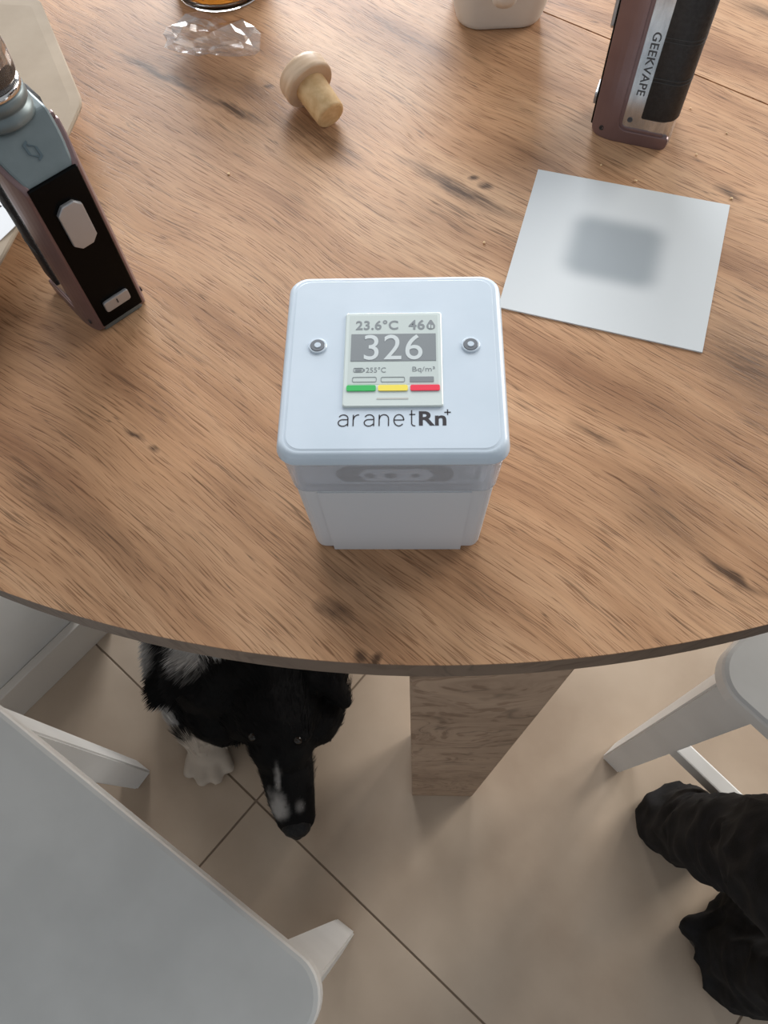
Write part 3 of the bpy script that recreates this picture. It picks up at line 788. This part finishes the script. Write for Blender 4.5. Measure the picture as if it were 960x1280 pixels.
# ------------------------------------------------------------------ crumbs
M_crumb = mat('bread_crumb', srgb(236, 205, 160), 0.8)
for k, (x, y, s, w) in enumerate((
        (0.1150, 0.2005, 0.0008, 'just above the upper left corner of the paper card'), (0.1330, 0.1875, 0.0008, 'at the upper edge of the paper card'),
        (0.1835, 0.1725, 0.0009, 'at the upper right corner of the paper card'), (0.0459, 0.1428, 0.0008, 'left of the paper card'),
        (0.1698, 0.2075, 0.0007, 'between the leather grip and the paper card'), (0.1729, 0.2469, 0.0006, 'right of the leather grip'),
        (0.1901, 0.2249, 0.0007, 'farthest right on the table'), (-0.0999, 0.1993, 0.0008, 'below the bottle stopper'))):
    bm = bmesh.new(); bmesh.ops.create_icosphere(bm, subdivisions=1, radius=s)
    for v in bm.verts: v.co = v.co * (0.75 + 0.5 * random.random()); v.co.z = (v.co.z + s) * 0.7
    zmin = min(v.co.z for v in bm.verts)
    for v in bm.verts: v.co.z -= zmin
    me = bpy.data.meshes.new('crumb'); bm.to_mesh(me); bm.free()
    tag(link('crumb', me, M_crumb, loc=(x, y, TZ)), 'tiny pale crumb on the table, %s' % w, 'crumb', 'crumbs on the table')

# ------------------------------------------------------------------ stools
def stool(loc, rz, label, cross):
    """origin on the floor below the seat's near corner; the seat spreads over -x and -y"""
    s = empty('stool', loc, rz, label=label, cat='stool', group='white wooden stools at the table')
    S = 0.40; zt = 0.46
    h = S / 2; cr_ = 0.030
    rings = [rrect(h - 0.002, h - 0.002, cr_ - 0.002, zt - 0.022, 10, -h, -h), rrect(h, h, cr_, zt - 0.019, 10, -h, -h), rrect(h, h, cr_, zt - 0.004, 10, -h, -h),
             rrect(h - 0.0012, h - 0.0012, cr_ - 0.001, zt - 0.0012, 10, -h, -h), rrect(h - 0.004, h - 0.004, cr_ - 0.003, zt, 10, -h, -h)]
    seat = link('seat', loft(rings[:4], True, False), M_white, s)
    link('seat_top', loft(rings[3:], False, True), M_seat, seat)
    w = 0.021; wb = 0.0140
    for ix, iy in ((0, 0), (1, 0), (0, 1), (1, 1)):
        cx = -0.034 - ix * (S - 0.068); cy = -0.032 - iy * (S - 0.064)
        ox = 0.003 if ix == 0 else -0.003; oy = 0.007 if iy == 0 else -0.007
        me = loft([[(cx + ox + a * wb, cy + oy + b * wb, 0.0) for a, b in ((-1, -1), (1, -1), (1, 1), (-1, 1))],
                   [(cx + a * w, cy + b * w, zt - 0.022) for a, b in ((-1, -1), (1, -1), (1, 1), (-1, 1))]])
        bm = bmesh.new(); bm.from_mesh(me); bmesh.ops.bevel(bm, geom=bm.edges[:], offset=0.002, segments=2, affect='EDGES'); bm.to_mesh(me); bm.free()
        link('leg', me, M_white, s)
    i0, i1 = -0.040, -S + 0.040
    if cross:
        for x in (i0, i1): link('stretcher', box(x - 0.009, x + 0.009, i1 + 0.012, i0 - 0.012, 0.095, 0.123, 0.002, 2), M_white, s)
    else:
        for y in (i0 - 0.014, i1 + 0.014): link('stretcher', box(i1 + 0.012, i0 - 0.012, y - 0.009, y + 0.009, 0.105, 0.133, 0.002, 2), M_white, s)
    for y in (i0 - 0.02, i1 + 0.02): link('apron', box(i1 + 0.018, i0 - 0.018, y - 0.008, y + 0.008, zt - 0.058, zt - 0.022, 0.001, 1), M_white, s)
    return s
stool((-0.0450, -0.2376, 0), math.radians(-33.3), 'white wooden stool with a broad pale seat in the near left corner', True)
stool((0.2390, -0.0220, 0), math.radians(133.0), 'white wooden stool partly under the table, with the seated person', False)

# ------------------------------------------------------------------ dog under the table
def vcol_mat(name, rough):
    m = mat(name, (0.02, 0.02, 0.02), rough)
    a = m.node_tree.nodes.new('ShaderNodeVertexColor'); a.layer_name = 'Col'
    m.node_tree.links.new(a.outputs[0], m.node_tree.nodes['Principled BSDF'].inputs['Base Color'])
    m.node_tree.nodes['Principled BSDF'].inputs['Specular IOR Level'].default_value = 0.12
    return m
M_coat = vcol_mat('dog_coat', 0.7)
M_nose = mottle(mat('dog_nose', (0.012, 0.012, 0.013), 0.5, Specular_IOR_Level=0.2), (0.010, 0.010, 0.011), (0.018, 0.018, 0.018), 300, bump=0.4, bscale=600)
M_eye = mat('dog_eye', (0.012, 0.008, 0.006), 0.15)
dparts = [
    # skull, cheeks, muzzle
    ('b', (-0.160, 0.022, 0.112), (0.058, 0.066, 0.050)), ('b', (-0.198, 0.020, 0.085), (0.042, 0.05, 0.045)), ('b', (-0.122, 0.018, 0.083), (0.042, 0.05, 0.045)),
    ('b', (-0.157, -0.025, 0.098), (0.043, 0.042, 0.040)),
    ('c', [((-0.154, -0.045, 0.074), 0.036), ((-0.146, -0.085, 0.058), 0.031), ((-0.141, -0.106, 0.048), 0.0265)]),
    ('c', [((-0.154, -0.045, 0.050), 0.030), ((-0.146, -0.085, 0.036), 0.026), ((-0.143, -0.102, 0.032), 0.022)]),
    ('b', (-0.183, -0.016, 0.128), (0.020, 0.016, 0.012)), ('b', (-0.133, -0.018, 0.127), (0.020, 0.016, 0.012)),
    # ears, folded to the sides
    ('c', [((-0.112, 0.045, 0.140), 0.018), ((-0.092, 0.040, 0.142), 0.018), ((-0.078, 0.020, 0.120), 0.010)]),
    ('c', [((-0.208, 0.048, 0.140), 0.018), ((-0.232, 0.045, 0.140), 0.018), ((-0.252, 0.024, 0.112), 0.010)]),
    # neck, chest, trunk
    ('c', [((-0.165, 0.055, 0.10), 0.065), ((-0.205, 0.14, 0.115), 0.088)]),
    ('b', (-0.238, 0.080, 0.085), (0.080, 0.085, 0.082)), ('b', (-0.242, 0.022, 0.055), (0.052, 0.050, 0.048)),
    ('c', [((-0.215, 0.16, 0.118), 0.110), ((-0.245, 0.34, 0.125), 0.120), ((-0.275, 0.52, 0.112), 0.105), ((-0.29, 0.62, 0.10), 0.085)]),
    # near foreleg with its paw, other foreleg tucked under the chin
    ('c', [((-0.300, 0.120, 0.085), 0.050), ((-0.312, 0.055, 0.050), 0.034), ((-0.292, 0.005, 0.030), 0.024), ((-0.272, -0.024, 0.022), 0.021)]),
    ('b', (-0.268, -0.026, 0.018), (0.026, 0.020, 0.016)),
    ('c', [((-0.250, -0.030, 0.0125), 0.0105), ((-0.240, -0.046, 0.0100), 0.0088)]), ('c', [((-0.262, -0.038, 0.0135), 0.0110), ((-0.255, -0.060, 0.0100), 0.0092)]),
    ('c', [((-0.276, -0.040, 0.0135), 0.0110), ((-0.274, -0.063, 0.0100), 0.0092)]), ('c', [((-0.289, -0.034, 0.0125), 0.0105), ((-0.293, -0.053, 0.0100), 0.0088)]),
    ('c', [((-0.13, 0.17, 0.07), 0.045), ((-0.125, 0.09, 0.035), 0.026), ((-0.135, 0.045, 0.022), 0.020)]), ('b', (-0.14, 0.03, 0.018), (0.024, 0.028, 0.017)),
    # hind legs and tail
    ('c', [((-0.38, 0.58, 0.09), 0.060), ((-0.37, 0.45, 0.06), 0.042), ((-0.40, 0.56, 0.03), 0.024), ((-0.38, 0.44, 0.022), 0.021)]),
    ('c', [((-0.20, 0.60, 0.09), 0.060), ((-0.17, 0.48, 0.06), 0.042), ((-0.16, 0.58, 0.03), 0.024), ((-0.15, 0.46, 0.022), 0.021)]),
    ('c', [((-0.30, 0.69, 0.07), 0.026), ((-0.34, 0.80, 0.03), 0.022), ((-0.42, 0.88, 0.022), 0.014)]),
]
dm = blob(dparts, 0.0036, 3)
for v in dm.vertices: v.co.z = max(v.co.z, 0.001)
def sstep(a, b, x):
    t = max(0.0, min(1.0, (x - a) / (b - a))); return t * t * (3 - 2 * t)
def ell(p, c, r):
    q = Vector(((p.x - c[0]) / r[0], (p.y - c[1]) / r[1], (p.z - c[2]) / r[2]))
    return q.length
def coat(p):
    n = 0.16 * noise.noise(p * 60) + 0.1 * noise.noise(p * 150)
    w = 0.0
    w = max(w, 1 - sstep(0.75, 1.1, ell(p, (-0.270, -0.040, 0.012), (0.045, 0.05, 0.05)) + n))        # paw
    w = max(w, 0.9 * (1 - sstep(0.7, 1.1, ell(p, (-0.318, 0.020, 0.02), (0.026, 0.05, 0.045)) + n)))    # outer foreleg
    w = max(w, 0.62 * (1 - sstep(0.3, 1.2, ell(p, (-0.158, -0.096, 0.075), (0.014, 0.022, 0.03)) + 2.2 * n)))  # muzzle patch
    w = max(w, 0.5 * (1 - sstep(0.3, 1.1, ell(p, (-0.1575, -0.066, 0.09), (0.0045, 0.028, 0.05)) + 2.2 * n)))    # narrow blaze
    w = max(w, 0.3 * (1 - sstep(0.3, 1.1, ell(p, (-0.132, -0.098, 0.072), (0.007, 0.010, 0.02)) + n)))
    w = max(w, 0.8 * (1 - sstep(0.5, 1.2, ell(p, (-0.262, 0.082, 0.17), (0.040, 0.032, 0.06)) + 2 * n)))    # white collar
    w = max(w, 0.5 * (1 - sstep(0.5, 1.1, ell(p, (-0.345, 0.090, 0.08), (0.03, 0.03, 0.08)) + n)))
    k = (0.0042, 0.0040, 0.0042)
    wh = (0.50, 0.43, 0.36) if p.y < 0.0 and p.x < -0.22 else (0.55, 0.53, 0.51)
    return tuple(k[i] + (wh[i] - k[i]) * w for i in range(3))
ca = dm.color_attributes.new('Col', 'FLOAT_COLOR', 'POINT')
for i, v in enumerate(dm.vertices): ca.data[i].color = (*coat(v.co), 1)
dog = empty('dog', (0, 0, 0), 0, label='black and white dog lying under the table with its muzzle on the floor', cat='dog')
body = link('body', dm, M_coat, dog, smooth=True)
# fur: short blades that lie back along the body
fv, ff, fc = [], [], []
dm.calc_loop_triangles()
for tpoly in dm.loop_triangles:
    c = Vector(tpoly.center)
    if c.y > 0.30: continue
    nn = Vector(tpoly.normal)
    muz = sstep(-0.03, -0.09, c.y) if c.x > -0.21 else 0
    paw = 1.0 if (c.z < 0.035 and c.y < 0.01 and c.x < -0.22) else 0
    reps = 1.0 if not muz else 0.5
    for _ in range(int(reps + random.random())):
        ln = (0.017 if c.y > 0.03 or c.x < -0.22 else 0.010) * (1 - 0.65 * muz) * (1 - 0.6 * paw) * (0.6 + 0.8 * random.random())
        if (c - Vector((-0.139, -0.118, 0.05))).length < 0.02 or (paw and c.y < -0.02): continue
        flow = Vector((-0.25 + 0.35 * noise.noise(c * 25), 1.0, -0.35 + 0.4 * noise.noise(c * 31 + Vector((5, 5, 5)))))
        if paw: flow = Vector((0.1, -0.6, -0.5))
        if c.y > 0.03 and c.x < -0.25: flow = Vector((-0.6, -0.5, -0.7))
        d = (flow.normalized() + nn * (0.35 + 0.35 * random.random())).normalized()
        s = d.cross(nn)
        if s.length < 1e-4: continue
        s = s.normalized() * (0.00055 + 0.0004 * random.random())
        b0 = c + Vector((random.uniform(-1, 1), random.uniform(-1, 1), random.uniform(-1, 1))) * 0.0015 - nn * 0.0006
        tip = b0 + d * ln
        tip.z = max(tip.z, 0.0012)
        k = len(fv)
        mid = b0 + d * ln * 0.55 + nn * ln * 0.05
        mid.z = max(mid.z, 0.0012)
        fv += [b0 - s, b0 + s, mid + s * 0.7, mid - s * 0.7, tip]
        ff += [(k, k + 1, k + 2, k + 3), (k + 3, k + 2, k + 4)]
        cc_ = coat(c); g = 0.85 + 0.35 * random.random()
        fc += [tuple(q * g for q in cc_)] * 5
fm = mesh(fv, ff, 'fur')
fa = fm.color_attributes.new('Col', 'FLOAT_COLOR', 'POINT')
for i, c in enumerate(fc): fa.data[i].color = (*c, 1)
tag(link('fur', fm, M_coat, body), kind='stuff')
bvh = BVHTree.FromPolygons([v.co for v in dm.vertices], [tuple(p.vertices) for p in dm.polygons])
nose = blob([('b', (-0.1385, -0.1190, 0.0540), (0.0195, 0.0160, 0.0165)), ('b', (-0.1385, -0.128, 0.043), (0.009, 0.008, 0.009))], 0.0016, 3)
link('nose', nose, M_nose, dog, smooth=True)
for ex, ey in ((-0.186, -0.026), (-0.131, -0.030)):
    hit = bvh.ray_cast(Vector((ex, ey - 0.02, 0.3)), Vector((0, 0.12, -1)).normalized())
    if hit[0] is not None:
        bm = bmesh.new(); bmesh.ops.create_uvsphere(bm, u_segments=16, v_segments=10, radius=0.0062)
        me = bpy.data.meshes.new('eye'); bm.to_mesh(me); bm.free()
        link('eye', me, M_eye, dog, smooth=True, loc=hit[0] - hit[1] * 0.0035)

# ------------------------------------------------------------------ person seated on the far stool
M_trous = mottle(mat('black_denim', (0.010, 0.010, 0.011), 0.85, Specular_IOR_Level=0.2), (0.007, 0.007, 0.0075), (0.015, 0.015, 0.017), 60, detail=5, bump=0.35, bscale=700)
M_knit = mottle(mat('dark_knit', (0.03, 0.03, 0.034), 0.9), (0.024, 0.024, 0.028), (0.04, 0.04, 0.045), 200, bump=0.3, bscale=400)
M_skin = mat('skin', srgb(214, 170, 146), 0.5, Subsurface_Weight=0.1)
M_hair = mottle(mat('dark_hair', (0.03, 0.02, 0.014), 0.5), (0.02, 0.014, 0.01), (0.05, 0.034, 0.024), 120, (1, 1, 0.1))
M_shoe = mat('black_shoe', (0.008, 0.008, 0.009), 0.4)
person = empty('person', (0, 0, 0), 0, label='person in wide black trousers sitting at the right, feet on the floor', cat='person')
def cloth(me, amp, scale, zfix=None):
    vs_ = me.vertices
    nr = [v.normal.copy() for v in vs_]
    for v, n in zip(vs_, nr):
        p = v.co
        a = noise.noise(Vector((p.x * scale, p.y * scale, p.z * scale * 0.45)) + Vector((4, 7, 1)))
        b = abs(noise.noise(Vector((p.x * scale * 2.1, p.y * scale * 2.1, p.z * scale * 1.3))))
        v.co = p + n * amp * (a * 1.2 - b * 1.0 + 0.1)
        v.co.z = max(v.co.z, 0.004)
    me.update(); return me
tparts = [
    ('c', [((0.340, -0.110, 0.045), 0.046), ((0.334, -0.126, 0.14), 0.044), ((0.328, -0.140, 0.26), 0.052), ((0.320, -0.150, 0.37), 0.053), ((0.302, -0.198, 0.45), 0.054), ((0.318, -0.214, 0.535), 0.062), ((0.48, -0.10, 0.585), 0.080), ((0.66, 0.035, 0.597), 0.092)]),
    ('b', (0.345, -0.108, 0.02), (0.058, 0.046, 0.05)), ('b', (0.322, -0.106, 0.022), (0.034, 0.040, 0.035)),
    ('c', [((0.402, -0.245, 0.05), 0.066), ((0.398, -0.248, 0.14), 0.060), ((0.398, -0.270, 0.28), 0.060), ((0.402, -0.302, 0.44), 0.062), ((0.412, -0.300, 0.53), 0.066), ((0.55, -0.17, 0.580), 0.082), ((0.69, -0.03, 0.592), 0.094)]),
    ('b', (0.400, -0.250, 0.02), (0.070, 0.066, 0.05)), ('b', (0.372, -0.226, 0.022), (0.048, 0.036, 0.035)), ('b', (0.440, -0.285, 0.02), (0.05, 0.040, 0.04)),
    ('b', (0.71, 0.03, 0.595), (0.12, 0.15, 0.10)),
]
tm_ = cloth(blob(tparts, 0.0065, 5), 0.014, 16)
tm_.update()
tm_.update()
link('trousers', tm_, M_trous, person, smooth=True)
for (x, y, a) in ((0.322, -0.100, 180), (0.352, -0.232, 195)):
    ca_, sa_ = math.cos(math.radians(a)), math.sin(math.radians(a))
    sh = blob([('c', [((x - 0.03 * ca_ + 0.02, y, 0.028), 0.026), ((x + 0.0 * ca_, y + 0.0 * sa_, 0.022), 0.020)])], 0.004, 4)
    for v in sh.vertices: v.co.z = max(v.co.z, 0.0015)
    link('shoe', sh, M_shoe, person, smooth=True)
top = blob([('c', [((0.71, 0.04, 0.60), 0.135), ((0.715, 0.045, 0.78), 0.130), ((0.715, 0.045, 0.95), 0.135)]),
            ('b', (0.715, 0.045, 1.0), (0.11, 0.20, 0.08), Matrix.Rotation(math.radians(30), 3, 'Z').to_quaternion()),
            ('c', [((0.66, 0.22, 1.0), 0.062), ((0.60, 0.27, 0.80), 0.052), ((0.50, 0.06, 0.705), 0.040)]),
            ('c', [((0.80, -0.12, 1.0), 0.062), ((0.72, -0.22, 0.80), 0.052), ((0.56, -0.14, 0.71), 0.040)])], 0.012, 5)
link('jumper', top, M_knit, person, smooth=True)
hb = [('c', [((0.71, 0.045, 1.04), 0.055), ((0.70, 0.04, 1.13), 0.052)]),
      ('b', (0.685, 0.033, 1.215), (0.092, 0.075, 0.112), Matrix.Rotation(math.radians(25), 3, 'Z').to_quaternion()),
      ('b', (0.600, -0.008, 1.205), (0.016, 0.011, 0.02)), ('b', (0.650, 0.075, 1.21), (0.012, 0.010, 0.03)), ('b', (0.712, -0.045, 1.21), (0.012, 0.010, 0.03))]
for (hx, hy, hz, dx, dy) in ((0.47, 0.03, 0.690, -0.85, -0.5), (0.53, -0.165, 0.695, -0.85, -0.4)):
    d = Vector((dx, dy, -0.12)).normalized(); s = Vector((-d.y, d.x, 0)).normalized()
    c = Vector((hx, hy, hz)); hd = []
    hd.append(('c', [(c - d * 0.05, 0.025), (c, 0.026)]))
    hd.append(('b', c + d * 0.03, (0.045, 0.040, 0.017), Matrix.Rotation(math.atan2(d.y, d.x), 3, 'Z').to_quaternion()))
    for k, ln in enumerate((0.062, 0.072, 0.068, 0.052)):
        o = c + d * 0.06 + s * (0.030 - k * 0.020)
        hd.append(('c', [(o, 0.0095), (o + d * ln * 0.5 + Vector((0, 0, 0.002)), 0.0088), (o + d * ln + Vector((0, 0, -0.012)), 0.0075)]))
    hd.append(('c', [(c + s * 0.034, 0.012), (c + s * 0.052 + d * 0.035, 0.0098), (c + s * 0.050 + d * 0.062, 0.0085)]))
    link('hand', blob(hd, 0.0045, 3), M_skin, person, smooth=True)
link('body', blob(hb, 0.0055, 3), M_skin, person, smooth=True)
link('hair', blob([('b', (0.700, 0.040, 1.245), (0.098, 0.088, 0.095), Matrix.Rotation(math.radians(25), 3, 'Z').to_quaternion()), ('b', (0.745, 0.06, 1.20), (0.06, 0.075, 0.10))], 0.008, 3), M_hair, person, smooth=True)
